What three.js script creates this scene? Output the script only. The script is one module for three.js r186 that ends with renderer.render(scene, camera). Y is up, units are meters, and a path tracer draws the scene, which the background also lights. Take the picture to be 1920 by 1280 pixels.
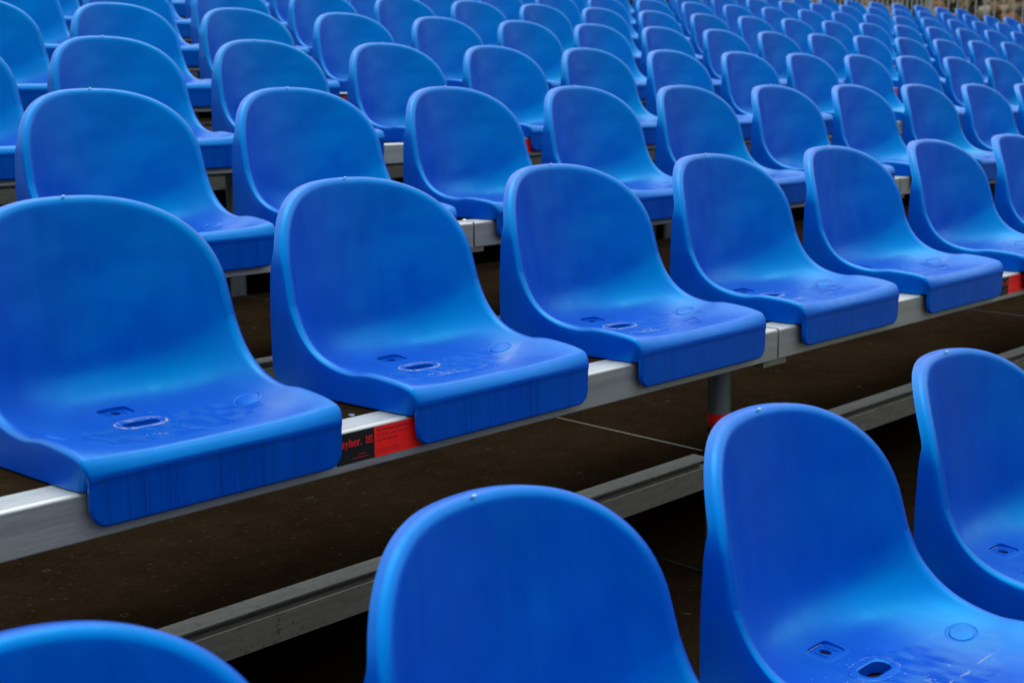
import * as THREE from 'three';
import { toCreasedNormals } from 'three/addons/utils/BufferGeometryUtils.js';
import { RoundedBoxGeometry } from 'three/addons/geometries/RoundedBoxGeometry.js';
import { createNoise2D, createNoise3D } from 'simplex-noise';

// ───────────────────────── camera, sky, sun, exposure ─────────────────────────
const scene = new THREE.Scene();
const camera = new THREE.PerspectiveCamera(28.87, 1024 / 682, 0.05, 400);
camera.rotation.order = 'YXZ';
camera.position.set(-2.2044, 0.46847, 1.42169);
camera.rotation.set(-0.18966, -0.79224, -0.00593);
camera.focus = 2.2;
camera.userData.fStop = 7.5;

function rng(seed) { let a = seed >>> 0; return () => { a = (a + 0x6D2B79F5) >>> 0; let t = a; t = Math.imul(t ^ (t >>> 15), t | 1); t ^= t + Math.imul(t ^ (t >>> 7), t | 61); return ((t ^ (t >>> 14)) >>> 0) / 4294967296; }; }
const n2 = createNoise2D(rng(11)), n3 = createNoise3D(rng(12));
const clamp = (x, a, b) => Math.min(b, Math.max(a, x)), mix = (a, b, t) => a + (b - a) * t;
const smooth = (a, b, x) => { const t = clamp((x - a) / (b - a), 0, 1); return t * t * (3 - 2 * t); };

{ // overcast sky: brighter overhead, soft cloud structure, the same all the way round
  const W = 512, H = 256, d = new Float32Array(W * H * 4);
  for (let j = 0; j < H; j++) {
    const el = (j + 0.5) / H * Math.PI - Math.PI / 2, s = Math.max(0, Math.sin(el));
    for (let i = 0; i < W; i++) {
      const az = (i + 0.5) / W * 2 * Math.PI, x = Math.cos(el) * Math.cos(az), z = Math.cos(el) * Math.sin(az), y = Math.sin(el);
      const k = 1 / (0.35 + Math.abs(y));
      let c = 0.5 * n3(x * k * 0.9, y, z * k * 0.9) + 0.28 * n3(x * k * 2.1 + 7, y, z * k * 2.1) + 0.15 * n3(x * k * 4.6, y + 3, z * k * 4.6);
      const L = 1.05 * (0.30 + 1.66 * s) * (1 + 0.26 * c);
      const o = (j * W + i) * 4; d[o] = L * 0.88; d[o + 1] = L * 0.99; d[o + 2] = L * 1.06; d[o + 3] = 1;
    }
  }
  const t = new THREE.DataTexture(d, W, H, THREE.RGBAFormat, THREE.FloatType);
  t.mapping = THREE.EquirectangularReflectionMapping; t.magFilter = t.minFilter = THREE.LinearFilter; t.wrapS = THREE.RepeatWrapping; t.needsUpdate = true;
  scene.background = t; scene.environment = t;
}
const sun = new THREE.DirectionalLight(new THREE.Color(1, 0.97, 0.92), 0.7);
sun.position.set(7, 22, -7); sun.target.position.set(3, 0, -2);
sun.castShadow = true; sun.shadow.radius = 80; sun.shadow.mapSize.set(2048, 2048);
Object.assign(sun.shadow.camera, { left: -16, right: 16, top: 16, bottom: -16, near: 1, far: 60 });
scene.add(sun, sun.target);
const lin = (r, g, b) => new THREE.Color().setRGB(r, g, b);
const renderer = new THREE.WebGLRenderer({ antialias: true });
renderer.toneMapping = THREE.LinearToneMapping; renderer.toneMappingExposure = 1.33;
renderer.shadowMap.enabled = true;

// ───────────────────────── measures of the stand ─────────────────────────
const PITCH = 0.5175, BAY = 2.07;                       // seat spacing, four seats to a bench
const DEPTH = 0.86733, RISE = 0.1536;
const LAST = 7, END = 14.49;
const rowY = k => k * RISE + (k < 0 ? -0.11053 : 0) + (k >= 2 ? -0.00578 : 0);
const rowZ = k => -k * DEPTH + (k < 0 ? -0.01103 : 0) + (k >= 2 ? -0.00924 : 0);
const seatX = c => (c - 3.5) * PITCH;
const BENCH_TOP = -0.004, BENCH_H = 0.0615, BENCH_Z = -0.012, POST_Z = -0.15;
const DECK_Y = -0.286, DECK_Z = -0.185, FLANGE = 0.04, GROUND = -1.35;

// projects a point, only to find out which seats stand in view (for their labels)
camera.updateMatrixWorld(); camera.updateProjectionMatrix();
const inFrame = (x, y, z) => { const v = new THREE.Vector3(x, y, z).project(camera); return Math.abs(v.x) < 1.0 && Math.abs(v.y) < 1.0 && v.z < 1; };

// ───────────────────────── helpers ─────────────────────────
const used = new Map();
function numbered(n) { const c = used.get(n) ?? 0; used.set(n, c + 1); return c ? `${n}_${String(c).padStart(3, '0')}` : n; }
function shade(o) { o.traverse(m => { if (m.isMesh) { m.castShadow = true; m.receiveShadow = true; } }); return o; }
function thing(name, label, category, pos = [0, 0, 0], group) {
  const o = new THREE.Group(); o.name = numbered(name); o.position.set(...pos);
  o.userData = { label, category }; if (group) o.userData.group = group;
  scene.add(o); return o;
}
function part(name, geo, mat, parent, pos) {
  const m = new THREE.Mesh(geo, mat); m.name = name; m.castShadow = m.receiveShadow = true;
  if (pos) m.position.set(...pos); parent.add(m); return m;
}
const ORD = ['first', 'second', 'third', 'fourth', 'fifth', 'sixth', 'seventh', 'eighth', 'ninth', 'tenth', 'eleventh', 'twelfth', 'thirteenth', 'fourteenth', 'fifteenth', 'sixteenth', 'seventeenth', 'eighteenth', 'nineteenth', 'twentieth', 'twenty-first', 'twenty-second', 'twenty-third', 'twenty-fourth', 'twenty-fifth', 'twenty-sixth', 'twenty-seventh', 'twenty-eighth', 'twenty-ninth', 'thirtieth'];
const rowName = k => `${ORD[k + 1]} row from the front`;

function dataTex(W, H, fn, srgb, rx = 1, ry = 1) {      // fn(u, v) → [r, g, b] 0..1
  const d = new Uint8Array(W * H * 4);
  for (let j = 0; j < H; j++) for (let i = 0; i < W; i++) {
    const c = fn((i + 0.5) / W, (j + 0.5) / H), o = (j * W + i) * 4;
    d[o] = clamp(c[0], 0, 1) * 255; d[o + 1] = clamp(c[1], 0, 1) * 255; d[o + 2] = clamp(c[2], 0, 1) * 255; d[o + 3] = 255;
  }
  const t = new THREE.DataTexture(d, W, H); t.magFilter = THREE.LinearFilter; t.minFilter = THREE.LinearMipmapLinearFilter; t.generateMipmaps = true;
  t.wrapS = t.wrapT = THREE.RepeatWrapping; t.repeat.set(rx, ry); if (srgb) t.colorSpace = THREE.SRGBColorSpace; t.needsUpdate = true; return t;
}
const toS = x => x <= 0.0031308 ? 12.92 * x : 1.055 * Math.pow(x, 1 / 2.4) - 0.055;

// ───────────────────────── seat surface ─────────────────────────
// [z, y] along the middle and along the side rim, from the bottom of the front lip up to the top of the back
const CEN = [[.006, -.045], [.006, -.02], [.006, .010], [.004, .020], [-.003, .0285], [-.014, .0325], [-.045, .0265], [-.092, .0180], [-.150, .0137], [-.204, .0127], [-.25, .0138], [-.292, .0185], [-.322, .032], [-.340, .058], [-.3495, .10], [-.359, .155], [-.369, .21], [-.377, .26], [-.386, .317], [-.389, .34]];
const SID = [[.006, -.045], [.006, -.02], [.006, .010], [.004, .022], [-.002, .033], [-.013, .0395], [-.045, .0445], [-.095, .047], [-.135, .044], [-.172, .047], [-.205, .055], [-.232, .068], [-.254, .088], [-.270, .115], [-.281, .146], [-.291, .19], [-.299, .225], [-.307, .26], [-.316, .30], [-.322, .33]];
function cat(A, t) {
  const n = A.length - 1, i = clamp(Math.floor(t), 0, n - 1), f = t - i, p = [A[Math.max(0, i - 1)], A[i], A[i + 1], A[Math.min(n, i + 2)]];
  return [0, 1].map(k => 0.5 * (2 * p[1][k] + (p[2][k] - p[0][k]) * f + (2 * p[0][k] - 5 * p[1][k] + 4 * p[2][k] - p[3][k]) * f * f + (3 * p[1][k] - p[0][k] - 3 * p[2][k] + p[3][k]) * f ** 3));
}
const WIN = 0.187;
function surf(u, t) {                                   // u −1..1 across, t along the profile → local point
  const a = Math.abs(u), c = cat(CEN, t), s = cat(SID, t);
  const e = mix(3.0, 2.05, smooth(10, 14.5, t)), b = Math.pow(a, e);
  const w = WIN * (1 - 0.012 * smooth(6, 0, t)) + 0.004 * smooth(7, 11, t) - 0.002 * smooth(13, 17, t);
  const y = mix(c[1], s[1], b);
  let z = mix(c[0], s[0], b) - (t < 3 ? 0.0013 * (1 - smooth(0.0075, 0.0105, y)) : 0);      // the lip face sits a little behind the edge above it
  if (t > 12.5) z += smooth(12.5, 15, t) * (1 - a ** 4) * (0.0009 * n2(u * 1.3 + 3.1, t * 0.5) + 0.00016 * n2(u * 3.1 + 9, t * 1.0));   // slight waviness of the moulding
  return new THREE.Vector3(u * w, y, z);
}
const yTop = u => { const a = Math.abs(u), p = 2.48, q = 3.2; return 0.130 + 0.1765 * Math.pow(Math.max(0, 1 - Math.pow(a, p)), 1 / q); };
const yBot = u => { const d = (Math.abs(u) - 0.9) / 0.1; return -0.045 + (d > 0 ? 0.019 * (1 - Math.sqrt(Math.max(0, 1 - d * d))) : 0); };
function solveT(u, y, lo, hi) { for (let i = 0; i < 40; i++) { const m = (lo + hi) / 2; if (surf(u, m).y < y) lo = m; else hi = m; } return (lo + hi) / 2; }
const VB = 0.07, VM = 0.68, TM = 13;
function tOf(u, v) {
  if (v < VB) return mix(solveT(u, yBot(u), -0.2, 2), 2, v / VB);
  if (v < VM) return mix(2, TM, (v - VB) / (VM - VB));
  return mix(TM, solveT(u, yTop(u), TM, 18.9), (v - VM) / (1 - VM));
}
function onPan(x, z) {                                  // surface point and normal of the pan at (x, z)
  const at = (xx, zz) => { const u = xx / (WIN + 0.002); let lo = 5, hi = 12.5; for (let i = 0; i < 40; i++) { const m = (lo + hi) / 2; if (surf(u, m).z > zz) lo = m; else hi = m; } const q = surf(u, (lo + hi) / 2); return q; };
  const p = at(x, z), px = at(x + 0.002, z), pz = at(x, z + 0.002);
  const n = pz.clone().sub(p).cross(px.clone().sub(p)).normalize(); if (n.y < 0) n.negate();
  return { p, n };
}
const stadium = (x, z, hx, hz) => { const dx = Math.max(0, Math.abs(x) - (hx - hz)); return Math.hypot(dx, z) - hz; };
const rrect = (x, z, hx, hz, r) => { const dx = Math.abs(x) - hx + r, dz = Math.abs(z) - hz + r; return Math.hypot(Math.max(dx, 0), Math.max(dz, 0)) + Math.min(Math.max(dx, dz), 0) - r; };
const SLOT = { z: -0.205, hx: 0.0265, hz: 0.0135 }, FIX = { z: -0.275, hx: 0.024, hz: 0.017, r: 0.009 };

function seatShell(NU, NV, holes) {
  const pos = [], uv = [], idx = [], id = (i, j) => j * (NU + 1) + i;
  const us = [], P = [];
  for (let i = 0; i <= NU; i++) { const s = i / NU * 2 - 1; us.push(Math.sign(s) * (1 - Math.pow(1 - Math.abs(s), 1.18))); }
  us[NU / 2] = 0;
  for (let j = 0; j <= NV; j++) for (let i = 0; i <= NU; i++) {
    const p = surf(us[i], tOf(us[i], j / NV)); P.push(p); pos.push(p.x, p.y, p.z); uv.push(us[i] * 0.42 + 0.5, 0.05 + 0.9 * j / NV);
  }
  for (let j = 0; j < NV; j++) for (let i = 0; i < NU; i++) {
    const a = id(i, j), b = id(i + 1, j), c = id(i + 1, j + 1), d = id(i, j + 1);
    if (holes) {
      const x = (P[a].x + P[c].x) / 2, z = (P[a].z + P[c].z) / 2, y = (P[a].y + P[c].y) / 2;
      if (y < 0.05 && z < -0.1 && (stadium(x, z - SLOT.z, SLOT.hx, SLOT.hz) < 0.0035 || rrect(x, z - FIX.z, FIX.hx, FIX.hz, FIX.r) < 0.003)) continue;
    }
    idx.push(a, b, c, a, c, d);
  }
  // rim: rounded edge and skirt round the whole border
  const loop = [];
  for (let i = 0; i < NU; i++) loop.push([i, 0]);
  for (let j = 0; j < NV; j++) loop.push([NU, j]);
  for (let i = NU; i > 0; i--) loop.push([i, NV]);
  for (let j = NV; j > 0; j--) loop.push([0, j]);
  const L = loop.length, K = 6, ringIds = [];
  const nrm = (i, j) => {
    const u = clamp(us[i], -0.985, 0.985), t = clamp(tOf(us[i], j / NV), 0.05, 18.8), e = 0.004;
    return surf(u + e, t).sub(surf(u - e, t)).cross(surf(u, t + 0.05).sub(surf(u, t - 0.05))).normalize();
  };
  const Ns = loop.map(([i, j]) => nrm(i, j));
  for (let l = 0; l < L; l++) {
    const [i, j] = loop[l], p = P[id(i, j)], u = us[i], t = tOf(u, j / NV);
    const n = Ns[(l + L - 1) % L].clone().add(Ns[l]).add(Ns[(l + 1) % L]).normalize();
    const q0 = P[id(...loop[(l + L - 1) % L])], q1 = P[id(...loop[(l + 1) % L])];
    const o = q1.clone().sub(q0).cross(n).normalize();
    const r = mix(mix(0.004, 0.008, smooth(1.4, 4, t)), 0.013, smooth(5, 9, t));
    const ids = [id(i, j)];
    let q;
    for (let k = 1; k <= K; k++) {
      const th = k / K * Math.PI / 2; q = p.clone().addScaledVector(o, r * Math.sin(th)).addScaledVector(n, -r * (1 - Math.cos(th)));
      ids.push(pos.length / 3); pos.push(q.x, q.y, q.z); uv.push(u * 0.42 + 0.5 + Math.sign(u) * 0.06 * k / K * Math.abs(u), 0.05 + 0.9 * j / NV + (j === NV ? 0.03 * k / K : 0));
    }
    const backEdge = q => new THREE.Vector3(q.x * (1 + 0.02 * (1 - smooth(0.18, 0.30, q.y))), q.y - 0.002, Math.min(q.z - 0.012, -0.319));
    let e;
    if (j === 0) e = new THREE.Vector3(q.x, q.y, Math.min(q.z, -0.003));
    else if (j === NV) e = backEdge(q);
    else {
      const tab = [[0, -.003, -.023], [1, -.003, -.015], [2, -.003, -.001], [3, -.006, -.002], [4, -.014, -.002], [5, -.03, -.002], [11, -.285, -.002], [12, -.316, .006], [13, -.319, .06], [14, -.321, .115], [15, -.328, .16], [16, -.334, .19]];
      let m = 0; while (m < tab.length - 2 && tab[m + 1][0] < t) m++;
      const f = clamp((t - tab[m][0]) / (tab[m + 1][0] - tab[m][0]), 0, 1);
      const ez = mix(tab[m][1], tab[m + 1][1], f), ey = t > 14 ? mix(mix(tab[m][2], tab[m + 1][2], f), q.y, smooth(14, 15, t)) : mix(tab[m][2], tab[m + 1][2], f);
      e = new THREE.Vector3(q.x * (1 + 0.028 * smooth(3, 6, t)), t < 2 ? q.y : ey, Math.min(ez, q.z - 0.001)).lerp(backEdge(q), smooth(11.3, 13.3, t));
    }
    for (let k = 1; k <= 5; k++) { const f = k / 5, g = q.clone().lerp(e, f); ids.push(pos.length / 3); pos.push(g.x, g.y, g.z); uv.push(u * 0.42 + 0.5 + Math.sign(u) * 0.065, 0.05 + 0.9 * j / NV + (j === NV ? 0.035 : 0)); }
    ringIds.push(ids);
  }
  for (let l = 0; l < L; l++) { const A = ringIds[l], B = ringIds[(l + 1) % L]; for (let k = 0; k + 1 < A.length; k++) idx.push(A[k], A[k + 1], B[k + 1], A[k], B[k + 1], B[k]); }
  const g = new THREE.BufferGeometry();
  g.setAttribute('position', new THREE.Float32BufferAttribute(pos, 3)); g.setAttribute('uv', new THREE.Float32BufferAttribute(uv, 2)); g.setIndex(idx); g.computeVertexNormals();
  return g;
}

// ring patch that follows the pan round an opening and turns down into it
function collar(outline, zc, widths, depth, grime = 0, seed = 0) {      // grime: how much ochre dirt lies in the outer groove
  const pos = [], uv = [], idx = [], col = [], N = 120, rows = widths.length + 2;
  for (let i = 0; i < N; i++) {
    const { x, z, nx, nz } = outline(i / N * Math.PI * 2);
    const pts = widths.map(([w, h]) => { const s = onPan(x + nx * w, zc + z + nz * w); return s.p.addScaledVector(s.n, h); });
    const b = onPan(x, zc + z); pts.push(b.p.clone().addScaledVector(b.n, -depth * 0.35), b.p.clone().addScaledVector(b.n, -depth));
    pts.forEach((p, k) => {
      pos.push(p.x, p.y, p.z); uv.push(0.5 + p.x / 0.374 * 0.84, i / N);
      const a = i / N * Math.PI * 2, d = grime * (k < 3 ? smooth(-0.5, 0.3, n2(Math.cos(a) * 1.6 + seed, Math.sin(a) * 1.6 + k)) : k === 4 ? 0.6 * smooth(0.2, 0.7, n2(Math.cos(a) * 2 + seed, Math.sin(a) * 2 + 5)) : 0);
      BLUE.forEach((b, c) => col.push(mix(b, [0.40, 0.29, 0.20][c], d)));
    });
  }
  for (let i = 0; i < N; i++) for (let k = 0; k + 1 < rows; k++) { const a = i * rows + k, b = ((i + 1) % N) * rows + k; idx.push(a, a + 1, b + 1, a, b + 1, b); }
  const g = new THREE.BufferGeometry(); g.setAttribute('position', new THREE.Float32BufferAttribute(pos, 3)); g.setAttribute('uv', new THREE.Float32BufferAttribute(uv, 2)); g.setAttribute('color', new THREE.Float32BufferAttribute(col, 3)); g.setIndex(idx); return toCreasedNormals(g, 0.7);
}
const stadiumOutline = (hx, hz) => a => { const nx = Math.cos(a), nz = Math.sin(a); return { x: Math.sign(nx) * (hx - hz) * Math.min(1, Math.abs(nx) * 6) + nx * hz, z: nz * hz, nx, nz }; };
const rrectOutline = (hx, hz, r) => a => { const c = Math.cos(a), s = Math.sin(a), p = 5, k = Math.pow(Math.abs(c) ** p + Math.abs(s) ** p, -1 / p); const x = hx * c * k, z = hz * s * k; let nx = Math.sign(c) * Math.abs(c * k) ** (p - 1) / hx, nz = Math.sign(s) * Math.abs(s * k) ** (p - 1) / hz; const l = Math.hypot(nx, nz); return { x, z, nx: nx / l, nz: nz / l }; };

// ───────────────────────── seat materials ─────────────────────────
const BLUE = [0.0, 0.036, 0.37];
const GLOSS = { specularColor: lin(0.0, 0.86, 0.95), specularIntensity: 1, ior: 1.85 };
function seatMaps(seed, worn) {                         // worn: how scuffed this seat is
  const r = rng(seed), ox = r() * 50, oy = r() * 50, specks = [], arcs = [];
  // pan measures in texture space: u = 0.5 ± 0.42, v of the slot etc. from the grid mapping
  const vOfT = t => 0.05 + 0.9 * (VB + (t - 2) / (TM - 2) * (VM - VB)), slotV = vOfT(9), W = 1024;
  const dirt = new Float32Array(W * W), dust = new Float32Array(W * W), deep = new Float32Array(W * W), wet = new Float32Array(W * W);
  for (let i = 0; i < 130 * worn; i++) specks.push([0.5 + (r() + r() - 1) * 0.30, slotV - 0.07 + (r() + r() - 1) * 0.16, 0.0006 + 0.0016 * r() * r(), 0.3 + 0.7 * r()]);
  for (let i = 0; i < 40 * worn; i++) { const cx = 0.47 + (r() - 0.5) * 0.12; specks.push([cx + (r() + r() - 1) * 0.05, slotV - 0.068 + (r() - 0.5) * 0.022, 0.001 + 0.0022 * r(), 0.35 + 0.5 * r()]); }
  const streak = Array.from({ length: 90 }, () => [0.08 + 0.84 * r(), 0.001 + 0.006 * r() * r(), 0.15 + 0.85 * r(), r()]);
  for (let j = 0; j < W; j++) for (let i = 0; i < W; i++) {
    const u = (i + .5) / W, v = (j + .5) / W, o = j * W + i, x = (u - 0.5) / 0.42 * WIN;
    let d = 0;
    // ochre ring of grime round the drain slot
    const t = 2 + ((v - 0.05) / 0.9 - VB) / (VM - VB) * (TM - 2);
    if (t > 5 && t < 12) {
      const z = cat(CEN, t)[0], q = stadium(x, z - SLOT.z, SLOT.hx, SLOT.hz), nn = n2(u * 60 + ox, v * 60 + oy);
      d = Math.max(d, smooth(0.0028, 0.0004, Math.abs(q - 0.0098 - 0.0012 * nn)) * smooth(-0.75, 0.15, n2(u * 22 + oy, v * 22)) * 0.95);
      d = Math.max(d, smooth(0.0014, 0.0002, Math.abs(q - 0.0032)) * smooth(0.1, 0.6, n2(u * 30, v * 30 + ox)) * 0.7);
      // dried waterline along the front of the pan
      const zl = -0.118 - 0.32 * x * x + 0.006 * n2(u * 5 + ox, 3.3) + (x > 0 ? 0.12 * x : 0.05 * -x);
      d = Math.max(d, smooth(0.0022, 0.0003, Math.abs(z - zl - 0.002 * n2(u * 40, 8))) * smooth(-0.35, 0.4, n2(u * 9 + oy, 1.2)) * smooth(0.14, 0.1, Math.abs(x)) * 0.5 * Math.min(1, worn));
      wet[o] = smooth(0.004, -0.004, Math.hypot(x * 0.62 - 0.01, (z + 0.15) * 1.25) - 0.088 - 0.012 * n2(u * 7 + ox, v * 9 + oy) - 0.005 * n2(u * 26, v * 30 + ox));
      dust[o] = wet[o] * 0.5 * smooth(-0.6, 0.8, n2(u * 16 + ox, v * 20));
    }
    dirt[o] = d;
    if (v < vOfT(2.25)) for (const [cx, w, a, h] of streak) if (Math.abs(u - cx) < w) deep[o] = Math.max(deep[o], a * (1 - Math.abs(u - cx) / w) * (0.5 + 0.5 * h));
  }
  for (const [cx, cy, rad, a] of specks) {
    const R = Math.ceil(rad * W * 1.6);
    for (let dj = -R; dj <= R; dj++) for (let di = -R * 2; di <= R * 2; di++) {
      const i = Math.round(cx * W) + di, j = Math.round(cy * W) + dj; if (i < 0 || j < 0 || i >= W || j >= W) continue;
      const q = Math.hypot(di / 1.5, dj) / (rad * W) + 0.5 * n2(i * 0.3, j * 0.3); if (q < 1) dirt[j * W + i] = Math.max(dirt[j * W + i], a * Math.min(1, (1 - q) * 2));
    }
  }
  const at = (A, u, v) => A[Math.min(W - 1, Math.floor(v * W)) * W + Math.min(W - 1, Math.floor(u * W))];
  const map = dataTex(W, W, (u, v) => {
    const m = 1 + 0.05 * n2(u * 3 + ox, v * 4 + oy) + 0.035 * n2(u * 11, v * 13 + oy), d = at(dirt, u, v), q = at(dust, u, v), s = 1 - 0.62 * at(deep, u, v);
    const c = BLUE.map(b => b * m * s), dc = [0.36, 0.27, 0.20], du = [0.05, 0.16, 0.30];
    return c.map((b, k) => toS(mix(mix(b, du[k], q * 0.35), dc[k], d)));
  }, true);
  const rough = dataTex(W, W, (u, v) => {
    const g = mix(0.40, 0.40, smooth(0.52, 0.72, v)) + 0.06 * n2(u * 2.2 + oy, v * 3.1) + 0.05 * n2(u * 9 + ox, v * 5) + 0.03 * n2(u * 40, v * 6);
    const k = clamp(g - 0.17 * at(wet, u, v) + 0.4 * at(dirt, u, v) + 0.2 * at(dust, u, v), 0.16, 0.9);
    return [k, k, k];
  });
  const bump = dataTex(W, W, (u, v) => { const b = 0.5 + 0.12 * n2(u * 260 + ox, v * 260) + 0.08 * n2(u * 120, v * 120 + oy) - 0.1 * at(deep, u, v) + 0.3 * at(dirt, u, v); return [b, b, b]; });
  return { map, roughnessMap: rough, bumpMap: bump };
}
const seatMats = [21, 57, 93, 131, 177].map((s, i) => new THREE.MeshPhysicalMaterial({ ...seatMaps(s, [1, 0.45, 0.85, 0.2, 1.3][i]), color: lin(1, [1, 0.94, 1.05, 0.98, 1.02][i], [1, 0.97, 1.0, 0.93, 0.98][i]), roughness: 1, bumpScale: 0.00016, ...GLOSS }));
const plainBlue = new THREE.MeshPhysicalMaterial({ color: lin(...BLUE), roughness: 0.42, ...GLOSS });
const farBlue = new THREE.MeshPhysicalMaterial({ color: lin(...BLUE), roughness: 0.45, ...GLOSS });

// ───────────────────────── other materials ─────────────────────────
const brushed = dataTex(512, 512, (u, v) => { const k = 0.55 + 0.05 * n2(u * 3, v * 260) + 0.05 * n2(u * 6, v * 9) + 0.03 * n2(u * 60, v * 60); return [k, k, k]; });
const alu = new THREE.MeshStandardMaterial({ color: lin(0.45, 0.45, 0.448), metalness: 1, roughness: 1, roughnessMap: brushed });
const oldAluMap = dataTex(1024, 256, (u, v) => {
  const f = 0.9 + 0.1 * n2(u * 14, v * 30) + 0.07 * n2(u * 80, v * 40), s = smooth(0.55, 0.75, n2(u * 40 + 4, v * 8) * 0.6 + n2(u * 160, v * 50) * 0.5);
  return [0.23, 0.215, 0.185].map((b, k) => toS(mix(b * f, [0.05, 0.036, 0.022][k], s * 0.55)));
}, true);
const oldAlu = new THREE.MeshStandardMaterial({ map: oldAluMap, metalness: 0.75, roughness: 0.55 });
const galv = new THREE.MeshStandardMaterial({ color: lin(0.20, 0.225, 0.24), metalness: 0.8, roughness: 0.5, roughnessMap: dataTex(256, 256, (u, v) => { const k = 0.85 + 0.15 * n2(u * 12, v * 12); return [k, k, k]; }) });
const plyMap = dataTex(1024, 1024, (u, v) => {
  const f = 1 + 0.16 * n2(u * 3, v * 4) + 0.12 * n2(u * 14, v * 18) + 0.10 * n2(u * 70, v * 60) + 0.10 * n2(u * 300, v * 300);
  const mesh = 0.04 * (Math.sin(u * 900) * Math.sin(v * 900)), sp = smooth(0.80, 0.92, n2(u * 90 + 9, v * 90)) * 0.5 + smooth(0.86, 0.95, n2(u * 33 + 40, v * 33)) * 0.5;
  return [0.0145, 0.0088, 0.0046].map((b, k) => toS(mix(b * (f + mesh), [0.09, 0.065, 0.04][k], sp * 0.7)));
}, true);
const ply = new THREE.MeshPhysicalMaterial({ map: plyMap, roughness: 0.9, specularIntensity: 0.0, bumpMap: dataTex(512, 512, (u, v) => { const b = 0.5 + 0.25 * Math.sin(u * 800) * Math.sin(v * 800) + 0.2 * n2(u * 40, v * 40); return [b, b, b]; }), bumpScale: 0.0005 });
const railMat = new THREE.MeshStandardMaterial({ color: lin(0.25, 0.275, 0.275), metalness: 0.3, roughness: 0.6 });
const darkSteel = new THREE.MeshStandardMaterial({ color: lin(0.05, 0.05, 0.05), metalness: 0.6, roughness: 0.6 });
const screwDark = new THREE.MeshPhysicalMaterial({ color: lin(0.035, 0.028, 0.02), roughness: 0.8, specularIntensity: 0.2 });
const screwMat = new THREE.MeshStandardMaterial({ color: lin(0.55, 0.55, 0.55), metalness: 1, roughness: 0.35 });

// writing on the maker's labels
function labelCanvas(w, h, draw) { const c = document.createElement('canvas'); c.width = w; c.height = h; draw(c.getContext('2d'), w, h); const t = new THREE.CanvasTexture(c); t.colorSpace = THREE.SRGBColorSpace; t.magFilter = THREE.LinearFilter; return t; }
function emblem(g, x, y, s, col) {                      // square mark: peaked top, crossed strokes
  g.strokeStyle = col; g.fillStyle = col; g.lineWidth = s * 0.11;
  g.beginPath(); g.moveTo(x, y + s); g.lineTo(x, y); g.lineTo(x + s * 0.3, y + s * 0.28); g.lineTo(x + s * 0.5, y + s * 0.05); g.lineTo(x + s * 0.7, y + s * 0.28); g.lineTo(x + s, y); g.lineTo(x + s, y + s); g.closePath(); g.stroke();
  g.beginPath(); g.moveTo(x + s * 0.2, y + s * 0.85); g.lineTo(x + s * 0.75, y + s * 0.3); g.moveTo(x + s * 0.8, y + s * 0.85); g.lineTo(x + s * 0.25, y + s * 0.3); g.stroke();
}
const RED = '#d8120c';
const benchLabelTex = labelCanvas(1024, 276, (g, w, h) => {
  g.fillStyle = '#0b0a09'; g.fillRect(0, 0, w, h); g.fillStyle = RED; g.fillRect(425, 0, w - 425, h);
  g.fillStyle = RED; g.save(); g.translate(4, 128); g.scale(0.84, 1.06); g.font = 'bold 86px serif'; g.fillText('Layher.', 0, 0); g.restore(); emblem(g, 334, 64, 62, RED);
  g.font = '13px sans-serif'; for (let i = 0; i < 2; i++) g.fillRect(235 - i * 60, 210 + i * 26, 90 + i * 90, 3);
  g.fillStyle = '#1a0505'; g.font = 'bold 38px sans-serif'; g.fillText('EV Sitzbank gelocht 2,07 m', 455, 52); g.font = '37px sans-serif'; g.fillText('EV Bench with holes 2,07 m', 455, 98); g.font = 'bold 28px sans-serif'; g.fillText('Ref. No. 5406.207', 455, 140);
  for (let i = 0; i < 2; i++) for (let k = 0; k < 26; k++) g.fillRect(455 + k * 9.6, 212 + i * 22, 6 + (k * 7 + i * 3) % 4, 7);
});
const postLabelTex = labelCanvas(512, 230, (g, w, h) => {
  g.translate(w, h); g.rotate(Math.PI);                 // stuck on upside down
  g.fillStyle = RED; g.fillRect(0, 0, w, h); g.fillStyle = '#0b0a09'; g.fillRect(0, 0, w, 82);
  g.fillStyle = RED; g.font = 'bold 58px serif'; g.fillText('Layher.', 130, 60); emblem(g, 330, 22, 40, RED);
  g.fillStyle = '#1a0505'; for (let i = 0; i < 3; i++) for (let k = 0; k < 18 - i * 5; k++) g.fillRect(60 + k * 21, 104 + i * 34, 13 + (k * 5 + i) % 6, 14);
});
const benchLabelMat = new THREE.MeshStandardMaterial({ map: benchLabelTex, roughness: 0.45 });
const postLabelMat = new THREE.MeshStandardMaterial({ map: postLabelTex, roughness: 0.5 });

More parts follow.
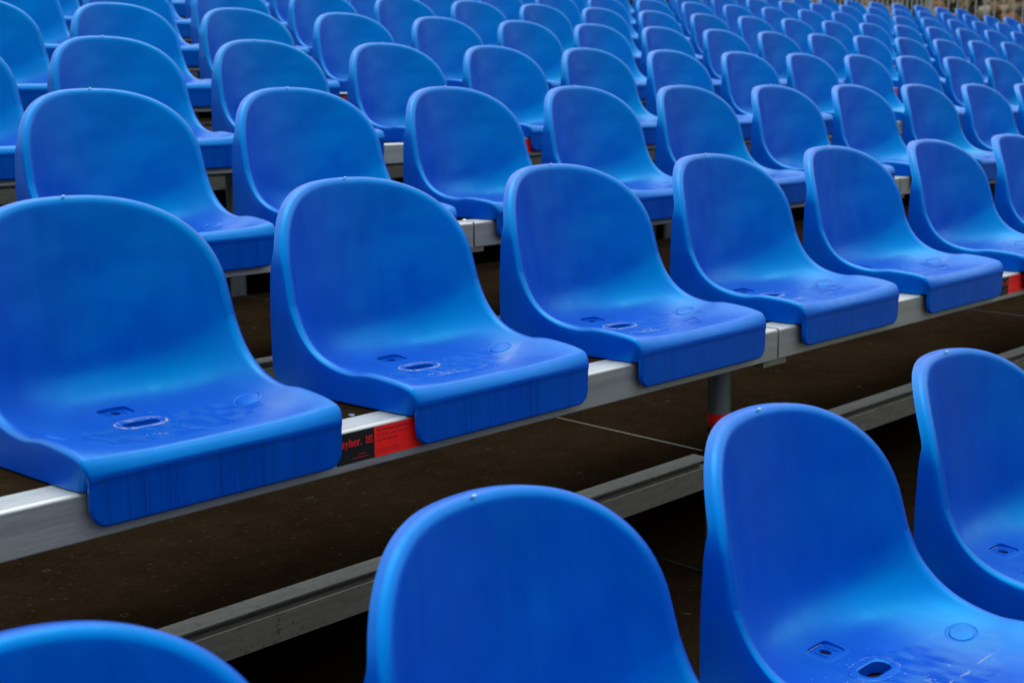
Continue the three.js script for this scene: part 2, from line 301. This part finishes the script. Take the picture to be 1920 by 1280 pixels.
// ───────────────────────── ground and background ─────────────────────────
{
  const g = new THREE.PlaneGeometry(500, 500, 60, 60); g.rotateX(-Math.PI / 2);
  const uvs = g.attributes.uv; for (let i = 0; i < uvs.count; i++) uvs.setXY(i, uvs.getX(i) * 120, uvs.getY(i) * 120);
  const gt = dataTex(512, 512, (u, v) => { const f = 1 + 0.25 * n2(u * 6, v * 6) + 0.25 * n2(u * 40, v * 40) + 0.2 * n2(u * 160, v * 160); return [0.055 * f, 0.052 * f, 0.042 * f].map(toS); }, true);
  const m = new THREE.Mesh(g, new THREE.MeshStandardMaterial({ map: gt, roughness: 0.95 })); m.name = 'ground'; m.position.y = GROUND; m.userData = { kind: 'structure', label: 'bare trodden ground under the stand', category: 'ground' }; m.receiveShadow = true; scene.add(m);
}
{ // wooded bank round the front and left of the stand; the seats mirror it
  const NA = 120, NR = 26, pos = [], col = [], idx = [];
  for (let i = 0; i <= NA; i++) for (let j = 0; j <= NR; j++) {
    const a = mix(-0.12, 1.22, i / NA) * Math.PI, r = 13 + 26 * j / NR + 1.5 * n2(Math.cos(a) * 2, Math.sin(a) * 2), x = 2 + Math.cos(a) * r, z = Math.sin(a) * r;
    const h = 8.0 * smooth(0, 0.45, j / NR) + 1.1 * smooth(0, 0.2, j / NR) * (n2(x * 0.25, z * 0.25) + 0.7 * n2(x * 0.7, z * 0.7));
    pos.push(x, GROUND - 0.1 + h, z); const f = 1 + 0.4 * n2(x * 0.6, z * 0.6) + 0.3 * n2(x * 2, z * 2); col.push(0.045 * f, 0.055 * f, 0.022 * f);
    if (i < NA && j < NR) { const p = i * (NR + 1) + j; idx.push(p, p + NR + 1, p + 1, p + 1, p + NR + 1, p + NR + 2); }
  }
  const g = new THREE.BufferGeometry(); g.setAttribute('position', new THREE.Float32BufferAttribute(pos, 3)); g.setAttribute('color', new THREE.Float32BufferAttribute(col, 3)); g.setIndex(idx); g.computeVertexNormals();
  const m = new THREE.Mesh(g, new THREE.MeshStandardMaterial({ vertexColors: true, roughness: 1 })); m.name = 'hillside'; m.userData = { kind: 'structure', label: 'dark overgrown bank facing the stand', category: 'hillside' }; m.castShadow = m.receiveShadow = true; scene.add(m); used.set('hillside', 1);
}
{ // rubble bank that rises beyond the end of the stand
  const g = new THREE.PlaneGeometry(90, 70, 150, 120); g.rotateX(-Math.PI / 2); g.rotateY(-0.45); g.translate(44, 0, -34);
  const P = g.attributes.position, col = [];
  const bankH = (x, z) => { const d = (x - 20) * 0.8 + (-z - 10) * 0.6; return GROUND - 0.4 + smooth(0, 26, d) * 11 + 0.9 * smooth(0, 6, d) * (n2(x * 0.35, z * 0.35) + 0.6 * n2(x * 0.9, z * 0.9) + 0.4 * n2(x * 2.1, z * 2.1)); };
  for (let i = 0; i < P.count; i++) {
    const x = P.getX(i), z = P.getZ(i); P.setY(i, bankH(x, z));
    const a = smooth(-0.3, 0.5, n2(x * 0.8 + 30, z * 0.8) + 0.5 * n2(x * 3, z * 3)), b = smooth(0.2, 0.7, n2(x * 0.5, z * 0.5 + 70));
    const c = [mix(0.03, 0.17, a), mix(0.024, 0.11, a), mix(0.010, 0.045, a)]; col.push(mix(c[0], 0.19, b * 0.6), mix(c[1], 0.075, b * 0.6), mix(c[2], 0.03, b * 0.6));
  }
  g.setAttribute('color', new THREE.Float32BufferAttribute(col, 3)); g.computeVertexNormals();
  const m = new THREE.Mesh(g, new THREE.MeshStandardMaterial({ vertexColors: true, roughness: 1 })); m.name = 'hillside_001'; m.userData = { kind: 'structure', label: 'brown earth and rubble bank behind the railing', category: 'hillside' }; m.castShadow = m.receiveShadow = true; scene.add(m);
  const rg = new THREE.IcosahedronGeometry(1, 1), rp = rg.attributes.position; for (let i = 0; i < rp.count; i++) { const x = rp.getX(i), y = rp.getY(i), z = rp.getZ(i), k = 1 + 0.3 * n3(x * 1.3, y * 1.3, z * 1.3); rp.setXYZ(i, x * k, y * k * 0.8, z * k); } rg.computeVertexNormals();
  const R = rng(77), N = 13000, im = new THREE.InstancedMesh(rg, new THREE.MeshStandardMaterial({ roughness: 1 }), N), M = new THREE.Matrix4(), q = new THREE.Quaternion(), cc = new THREE.Color();
  for (let i = 0; i < N; i++) {
    const near = i > 1500, k = Math.floor(R() * P.count), s = near ? 0.07 + 0.26 * R() * R() : 0.14 + 0.6 * R() * R(), px = near ? 23 + 13 * R() : P.getX(k), pz = near ? -5 - 20 * R() : P.getZ(k);
    q.setFromEuler(new THREE.Euler(R() * 6, R() * 6, R() * 6)); M.compose(new THREE.Vector3(px, bankH(px, pz) + s * 0.15, pz), q, new THREE.Vector3(s, s * (0.6 + 0.4 * R()), s)); im.setMatrixAt(i, M);
    const t = R(), b = 0.6 + 0.7 * R(); cc.setRGB(...(t < 0.45 ? [0.20 * b, 0.14 * b, 0.075 * b] : t < 0.7 ? [0.03 * b, 0.03 * b, 0.012 * b] : t < 0.85 ? [0.19 * b, 0.075 * b, 0.03 * b] : [0.24 * b, 0.2 * b, 0.15 * b])); im.setColorAt(i, cc);
  }
  im.name = 'rubble'; im.userData = { kind: 'stuff', label: 'loose stones and clods strewn over the bank', category: 'rubble' }; im.castShadow = im.receiveShadow = true; scene.add(im);
}

// ───────────────────────── which seats are in view ─────────────────────────
const SAMPLES = [[-.2, -.04, .006], [.2, -.04, .006], [0, -.04, .006], [-.19, .04, -.03], [.19, .04, -.03], [0, .02, -.2], [.19, .06, -.21], [-.19, .2, -.29], [.19, .2, -.29], [0, .317, -.386], [-.13, .295, -.35], [.13, .295, -.35], [-.2, .01, -.31], [.2, .01, -.1], [.2, .1, -.25], [-.2, .1, -.25]];
const seats = [];                                       // [row, column]
for (let k = -1; k <= LAST; k++) for (let c = -1; c <= (k === LAST ? 30 : 31); c++)
  if (SAMPLES.some(([x, y, z]) => inFrame(seatX(c) + x, rowY(k) + y, rowZ(k) + z))) seats.push([k, c]);
const rowMin = k => Math.min(...seats.filter(s => s[0] === k).map(s => s[1])), rowMax = k => Math.max(...seats.filter(s => s[0] === k).map(s => s[1]));

// ───────────────────────── decks ─────────────────────────
function boxGeo(x0, x1, y0, y1, z0, z1) {               // box with uv in metres
  const g = new THREE.BoxGeometry(x1 - x0, y1 - y0, z1 - z0); g.translate((x0 + x1) / 2, (y0 + y1) / 2, (z0 + z1) / 2);
  const P = g.attributes.position, N = g.attributes.normal, U = g.attributes.uv;
  for (let i = 0; i < P.count; i++) { const ax = Math.abs(N.getX(i)), ay = Math.abs(N.getY(i)); if (ay > 0.5) U.setXY(i, P.getX(i), P.getZ(i)); else if (ax > 0.5) U.setXY(i, P.getZ(i), P.getY(i)); else U.setXY(i, P.getX(i), P.getY(i)); }
  return g;
}
function extrudeX(outline, x0, x1) {                    // outline of [z, y], swept along x
  const s = new THREE.Shape(outline.map(([z, y]) => new THREE.Vector2(-z, y)));
  const g = new THREE.ExtrudeGeometry(s, { depth: x1 - x0, bevelEnabled: false }); g.rotateY(Math.PI / 2); g.translate(x0, 0, 0); return g;
}
const screwGeo = new THREE.CylinderGeometry(0.005, 0.0055, 0.0016, 14);
const holeGeo = new THREE.TorusGeometry(0.005, 0.0012, 6, 16); holeGeo.rotateX(Math.PI / 2);
const bay0 = k => Math.floor((seatX(rowMin(k)) - 0.3) / BAY);
for (let k = -1; k <= LAST; k++) {                      // deck behind bench k, where the feet of row k + 1 rest
  const o = new THREE.Group(); o.name = numbered('stand_deck'); o.userData = { kind: 'structure', label: `brown plywood walkway behind the benches of the ${rowName(k)}`, category: 'deck' };
  const y = rowY(k) + DECK_Y, z = rowZ(k) + DECK_Z, back = (k < 0 ? -0.85 : k < LAST ? rowZ(k + 1) + POST_Z + 0.03 : z - 1.0);
  for (let b = Math.max(bay0(k), -2) - 1; b < 7; b++) {
    const x0 = b * BAY + 0.003, x1 = (b + 1) * BAY - 0.003, r = rng(500 + k * 40 + b);
    const g = boxGeo(x0, x1 - 0.004, y - 0.012, y, back, z); const U = g.attributes.uv, sx = r() * 3, sy = r() * 3; for (let i = 0; i < U.count; i++) U.setXY(i, U.getX(i) * 0.7 + sx, U.getY(i) * 0.7 + sy);
    const board = part('deck_panel', g, ply, o);
    // front edge section: flat flange, recessed groove, lower web
    const zf = z + FLANGE, sec = [[z, y + 0.001], [zf - 0.0015, y + 0.001], [zf, y - 0.0005], [zf, y - 0.0025], [zf - 0.022, y - 0.003], [zf - 0.022, y - 0.0165], [zf, y - 0.0165], [zf + 0.001, y - 0.0175], [zf + 0.001, y - 0.063], [zf - 0.004, y - 0.065], [z, y - 0.065]];
    const eg = extrudeX(sec, x0 + 0.035, x1 - 0.035); const EU = eg.attributes.uv, EP = eg.attributes.position; for (let i = 0; i < EU.count; i++) EU.setXY(i, EP.getX(i) * 0.6 + sx, (EP.getY(i) - EP.getZ(i)) * 2 + sy);
    part('edge_profile', eg, oldAlu, board);
    part('end_trim', boxGeo(x1 - 0.004, x1, y - 0.012, y + 0.0015, back, z - 0.002), k === 0 && b === -1 ? oldAlu : darkSteel, board);
    part('side_beam', boxGeo(x1 - 0.06, x1 - 0.02, y - 0.075, y - 0.012, back, z - 0.002), darkSteel, board);
    if (k <= 1) for (let i = 0; i < 4; i++) for (const f of [0.07, 0.33]) part('deck_screw', holeGeo, screwDark, board, [x0 + 0.25 + i * 0.5 + r() * 0.05, y + 0.0004, z - f - r() * 0.02]);
  }
  shade(o); scene.add(o);
}

{ // boarding that closes off the space under the stand at its back and far end
  const o = new THREE.Group(); o.name = 'stand_boarding'; o.userData = { kind: 'structure', label: 'plywood boarding behind the stand', category: 'boarding' };
  const top = rowY(LAST) + DECK_Y - 0.08, zb = rowZ(LAST) + DECK_Z - 1.03;
  for (let b = -2; b < 7; b++) part('board', boxGeo(b * BAY + 0.004, (b + 1) * BAY - 0.004, GROUND, top, zb - 0.018, zb), ply, o);
  for (let k = 0; k <= LAST; k++) part('board', boxGeo(END + 0.004, END + 0.022, GROUND, rowY(k) + DECK_Y - 0.08, rowZ(k) + DECK_Z - DEPTH + 0.004, rowZ(k) + DECK_Z), ply, o);
  scene.add(o);
}

// ───────────────────────── benches and posts ─────────────────────────
const railFront = (() => {                              // hollow front rail, rounded upper edge
  const t = BENCH_TOP, b = BENCH_TOP - BENCH_H, z = BENCH_Z, out = [], arc = (cz, cy, r, a0, a1) => { for (let i = 0; i <= 6; i++) { const a = mix(a0, a1, i / 6); out.push([cz + Math.cos(a) * r, cy + Math.sin(a) * r]); } };
  out.push([z - 0.055, t - 0.01], [z - 0.055, t]); arc(z - 0.005, t - 0.005, 0.005, Math.PI / 2, 0); arc(z - 0.0025, b + 0.0025, 0.0025, 0, -Math.PI / 2); out.push([z - 0.035, b], [z - 0.035, b + 0.004], [z - 0.006, b + 0.006], [z - 0.006, t - 0.01]);
  const g = extrudeX(out, 0.003, BAY - 0.003), P = g.attributes.position, U = g.attributes.uv; for (let i = 0; i < U.count; i++) U.setXY(i, P.getX(i) * 0.5, (P.getY(i) - P.getZ(i)) * 3); return g;
})();
const railBack = boxGeo(0.003, BAY - 0.003, BENCH_TOP - BENCH_H, BENCH_TOP, BENCH_Z - 0.335, BENCH_Z - 0.295);
const benchPly = boxGeo(0.004, BAY - 0.004, BENCH_TOP - 0.012, BENCH_TOP - 0.0015, BENCH_Z - 0.295, BENCH_Z - 0.0555);
const endPlate = boxGeo(0.0035, 0.0075, BENCH_TOP - BENCH_H + 0.001, BENCH_TOP - 0.013, BENCH_Z - 0.29, BENCH_Z - 0.04);
const labelGeo = new THREE.PlaneGeometry(0.166, 0.045);
const screwHead = new THREE.SphereGeometry(0.0062, 14, 8, 0, Math.PI * 2, 0, Math.PI / 2); screwHead.scale(1, 0.45, 1);
const flatBar = new RoundedBoxGeometry(0.08, 0.012, 0.33, 2, 0.0015);
const ring = new THREE.CylinderGeometry(0.02455, 0.02455, 0.043, 24, 1, true, Math.PI * 1.05, Math.PI * 1.5);
for (let k = -1; k <= LAST; k++) {
  const first = bay0(k);
  for (let b = first; b < 7; b++) {
    const o = thing('bench', `long aluminium bench rail under the ${rowName(k)}, ${ORD[b - first]} bench from left`, 'bench', [b * BAY, rowY(k), rowZ(k)], 'bench rails carrying the seats');
    part('front_rail', railFront, alu, o); part('rear_rail', railBack, alu, o); part('plywood_top', benchPly, ply, o);
    part('end_plate', endPlate, darkSteel, o); part('end_plate', endPlate, darkSteel, o, [BAY - 0.011, 0, 0]);
    if (k <= 3) {
      for (const s of [1]) for (const dx of [0.024, 0.062]) part('screw', dx < 0.03 ? screwHead : screwGeo, screwMat, o, [(s + 1) * PITCH + dx - 0.045, BENCH_TOP - 0.0012, BENCH_Z - 0.064 - (dx > 0.03 ? 0.006 : 0)]);
      part('screw', screwHead, screwMat, o, [0.03, BENCH_TOP - 0.0012, BENCH_Z - 0.064]);
      const l = part('maker_label', labelGeo, benchLabelMat, o, [BAY / 2 + 0.0155, BENCH_TOP - 0.0265, BENCH_Z + 0.0006]); l.userData.label = 'black and red maker label stuck on the bench rail';
    }
  }
  for (let b = Math.max(first, -1); b <= 7; b++) {
    const px = b * BAY + (b === 7 ? -0.03 : 0), top = rowY(k) + BENCH_TOP - BENCH_H - 0.0145, h = top - GROUND;
    const o = thing('scaffold_post', `grey scaffold post under ${b === 7 ? 'the right end' : `the ${ORD[b - Math.max(first, -1)]} bench joint`} of the ${rowName(k)}`, 'post', [px, GROUND, rowZ(k) + POST_Z], 'scaffold posts under the benches');
    const tg = new THREE.CylinderGeometry(0.02415, 0.02415, h, 28, 1); tg.translate(0, h / 2, 0); part('tube', tg, galv, o);
    part('head_bar', flatBar, oldAlu, o, [-0.004, h + 0.0083, -0.03]);
    if (k === 0 && b === 0) { const l = part('maker_label', ring, postLabelMat, o, [0, h - 0.137, 0]); l.userData.label = 'red and black maker label wrapped round the post'; }
  }
}

// ───────────────────────── seats ─────────────────────────
const hiShell = seatShell(96, 150, true), loShell = seatShell(32, 52, false), midShell = seatShell(52, 84, false);
const slotCollars = [0, 1, 0.9, 0.55].map((q, i) => collar(stadiumOutline(SLOT.hx, SLOT.hz), SLOT.z, [[0.0122, -0.0002], [0.0112, 0.0004], [0.0094, 0.0005], [0.0082, 0.0003], [0.0035, 0.0002], [0.0012, 0.0001], [0.0002, -0.0006]], 0.0155, q, i * 13));
const collarMat = new THREE.MeshPhysicalMaterial({ vertexColors: true, roughness: 0.4, ...GLOSS });
const fixCollar = collar(rrectOutline(FIX.hx, FIX.hz, FIX.r), FIX.z, [[0.008, -0.0002], [0.006, 0.0002], [0.0, 0.0001]], 0.005);
const fixPlate = (() => {
  const s = new THREE.Shape(), N = 40, f = rrectOutline(FIX.hx, FIX.hz, FIX.r);
  for (let i = 0; i < N; i++) { const q = f(i / N * Math.PI * 2); i ? s.lineTo(q.x, q.z) : s.moveTo(q.x, q.z); } s.closePath();
  const c = new THREE.Path(); c.absellipse(0, -0.001, 0.0068, 0.0085, 0, Math.PI * 2); s.holes.push(c);
  for (const sx of [-1, 1]) { const p = new THREE.Path(), x = sx * 0.0125; p.moveTo(x - 0.0009, -0.010); p.lineTo(x + 0.0009, -0.010); p.lineTo(x + 0.0009, 0.010); p.lineTo(x - 0.0009, 0.010); p.closePath(); s.holes.push(p); }
  const g = new THREE.ExtrudeGeometry(s, { depth: 0.003, bevelEnabled: false, curveSegments: 20 }); g.rotateX(Math.PI / 2); return g;   // shape y → +z, thickness downwards
})();
const capGeo = new THREE.LatheGeometry([[0, 0.0016], [0.0150, 0.0013], [0.0166, 0.0008], [0.0172, -0.0010], [0.0182, -0.0010], [0.0188, 0.0006], [0.0205, 0.0006], [0.0225, -0.0004]].map(([x, y]) => new THREE.Vector2(x, y)), 40);
const boltGeo = new THREE.CylinderGeometry(0.015, 0.015, 0.007, 12);
const blackMat = new THREE.MeshPhysicalMaterial({ color: lin(0.008, 0.009, 0.012), roughness: 0.9, specularIntensity: 0 });
const nubGeo = new THREE.SphereGeometry(0.0022, 10, 8); nubGeo.scale(1.5, 0.6, 1);
const nubMat = new THREE.MeshStandardMaterial({ color: lin(0.25, 0.42, 0.6), roughness: 0.5 });
function addSeatParts(o, dirt) {
  part('drain_collar', slotCollars[dirt], collarMat, o);
  const ins = part('fixing_collar', fixCollar, plainBlue, o);
  const a = onPan(0, FIX.z), pl = part('fixing_plate', fixPlate, plainBlue, ins, [0, a.p.y - 0.0022, FIX.z]); pl.rotation.x = Math.atan2(a.n.z, a.n.y) - 0.06;
  part('fixing_bolt', boltGeo, blackMat, ins, [0, a.p.y - 0.0086, FIX.z - 0.001]);
  for (const s of [-1, 1]) {
    const q = onPan(s * 0.147, -0.162), m = part('bolt_cap', capGeo, plainBlue, o, q.p.clone().addScaledVector(q.n, 0.0004).toArray());
    m.quaternion.setFromUnitVectors(new THREE.Vector3(0, 1, 0), q.n);
  }
  const tp = surf(0, tOf(0, 1)); part('mould_nub', nubGeo, nubMat, o, [0.0, tp.y + 0.0112, tp.z - 0.004]);
}
const special = {
  '-1,0': 'blue seat at bottom left corner, only the top of its backrest showing',
  '-1,1': 'large blue seat back in the front row, cut off by the bottom edge',
  '-1,2': 'front row blue seat, third from the left, showing its oblong drain slot',
  '-1,3': 'front row blue seat at the right edge, fourth from the left',
  '0,1': 'large blue seat in second row at left edge, left of the red label',
  '0,2': 'blue seat in second row, just right of the red bench label',
  '0,3': 'blue seat in second row, left of the bench joint above the post',
  '0,4': 'blue seat in second row, right of the bench joint above the post',
};
const R = rng(5);
for (const [k, c] of seats) {
  const n = c - rowMin(k), label = special[`${k},${c}`] ?? `blue plastic bucket seat, ${rowName(k)}, ${ORD[n]} seat from the left`;
  const pos = [seatX(c) + (R() - 0.5) * 0.004, rowY(k), rowZ(k)], grp = 'blue seats in rows on the stand', mat = seatMats[Math.abs(k * 7 + c * 3 + (c >> 1)) % 5];
  if (k <= 1 || (k === 2 && c < 9)) {
    const o = thing('stadium_seat', label, 'seat', pos, grp); part('seat_shell', hiShell, mat, o); addSeatParts(o, k < 0 ? (c === 2 ? 0 : 3) : k === 0 ? (c < 4 ? 1 : 2) : 1 + (c * 3 + k) % 3); o.rotation.y = (R() - 0.5) * 0.006;
  } else {
    const o = new THREE.Mesh(k <= 3 ? midShell : loShell, k <= 4 ? mat : farBlue); o.name = numbered('stadium_seat'); o.position.set(...pos); o.userData = { label, category: 'seat', group: grp }; shade(o); scene.add(o); o.rotation.y = (R() - 0.5) * 0.008;
  }
}

// ───────────────────────── railings at the far end ─────────────────────────
{
  const y0 = rowY(LAST) + DECK_Y, xr = 14.46, zc = -7.24, H = 1.12;
  const barGeo = new THREE.CylinderGeometry(0.0095, 0.0095, H - 0.12, 10), postGeo = new THREE.CylinderGeometry(0.03, 0.03, H + 0.06, 18);
  const railing = (label, ax, az, len, n, withPost) => {
    const o = thing('guard_railing', label, 'railing', [xr, y0, zc]), th = Math.atan2(-az, ax);
    const rail = new THREE.CylinderGeometry(0.02, 0.02, len, 14); rail.rotateZ(Math.PI / 2); rail.rotateY(th); rail.translate(ax * len / 2, 0, az * len / 2);
    part('top_rail', rail, railMat, o, [0, H, 0]); part('bottom_rail', rail, railMat, o, [0, 0.1, 0]);
    for (let i = 1; i <= n; i++) part('bar', barGeo, railMat, o, [ax * i * 0.125, H / 2 + 0.04, az * i * 0.125]);
    if (withPost) part('corner_post', postGeo, railMat, o, [0, H / 2 + 0.03, 0]);
    part('end_post', postGeo, railMat, o, [ax * len, H / 2 + 0.03, az * len]);
  };
  railing('grey barred railing along the far right end of the stand, vertical bars', 0, 1, 2.5, 19, true);
  railing('grey barred railing behind the top row of seats, left of corner post', -1, 0, 7.5, 59, false);
}
renderer.render(scene, camera);
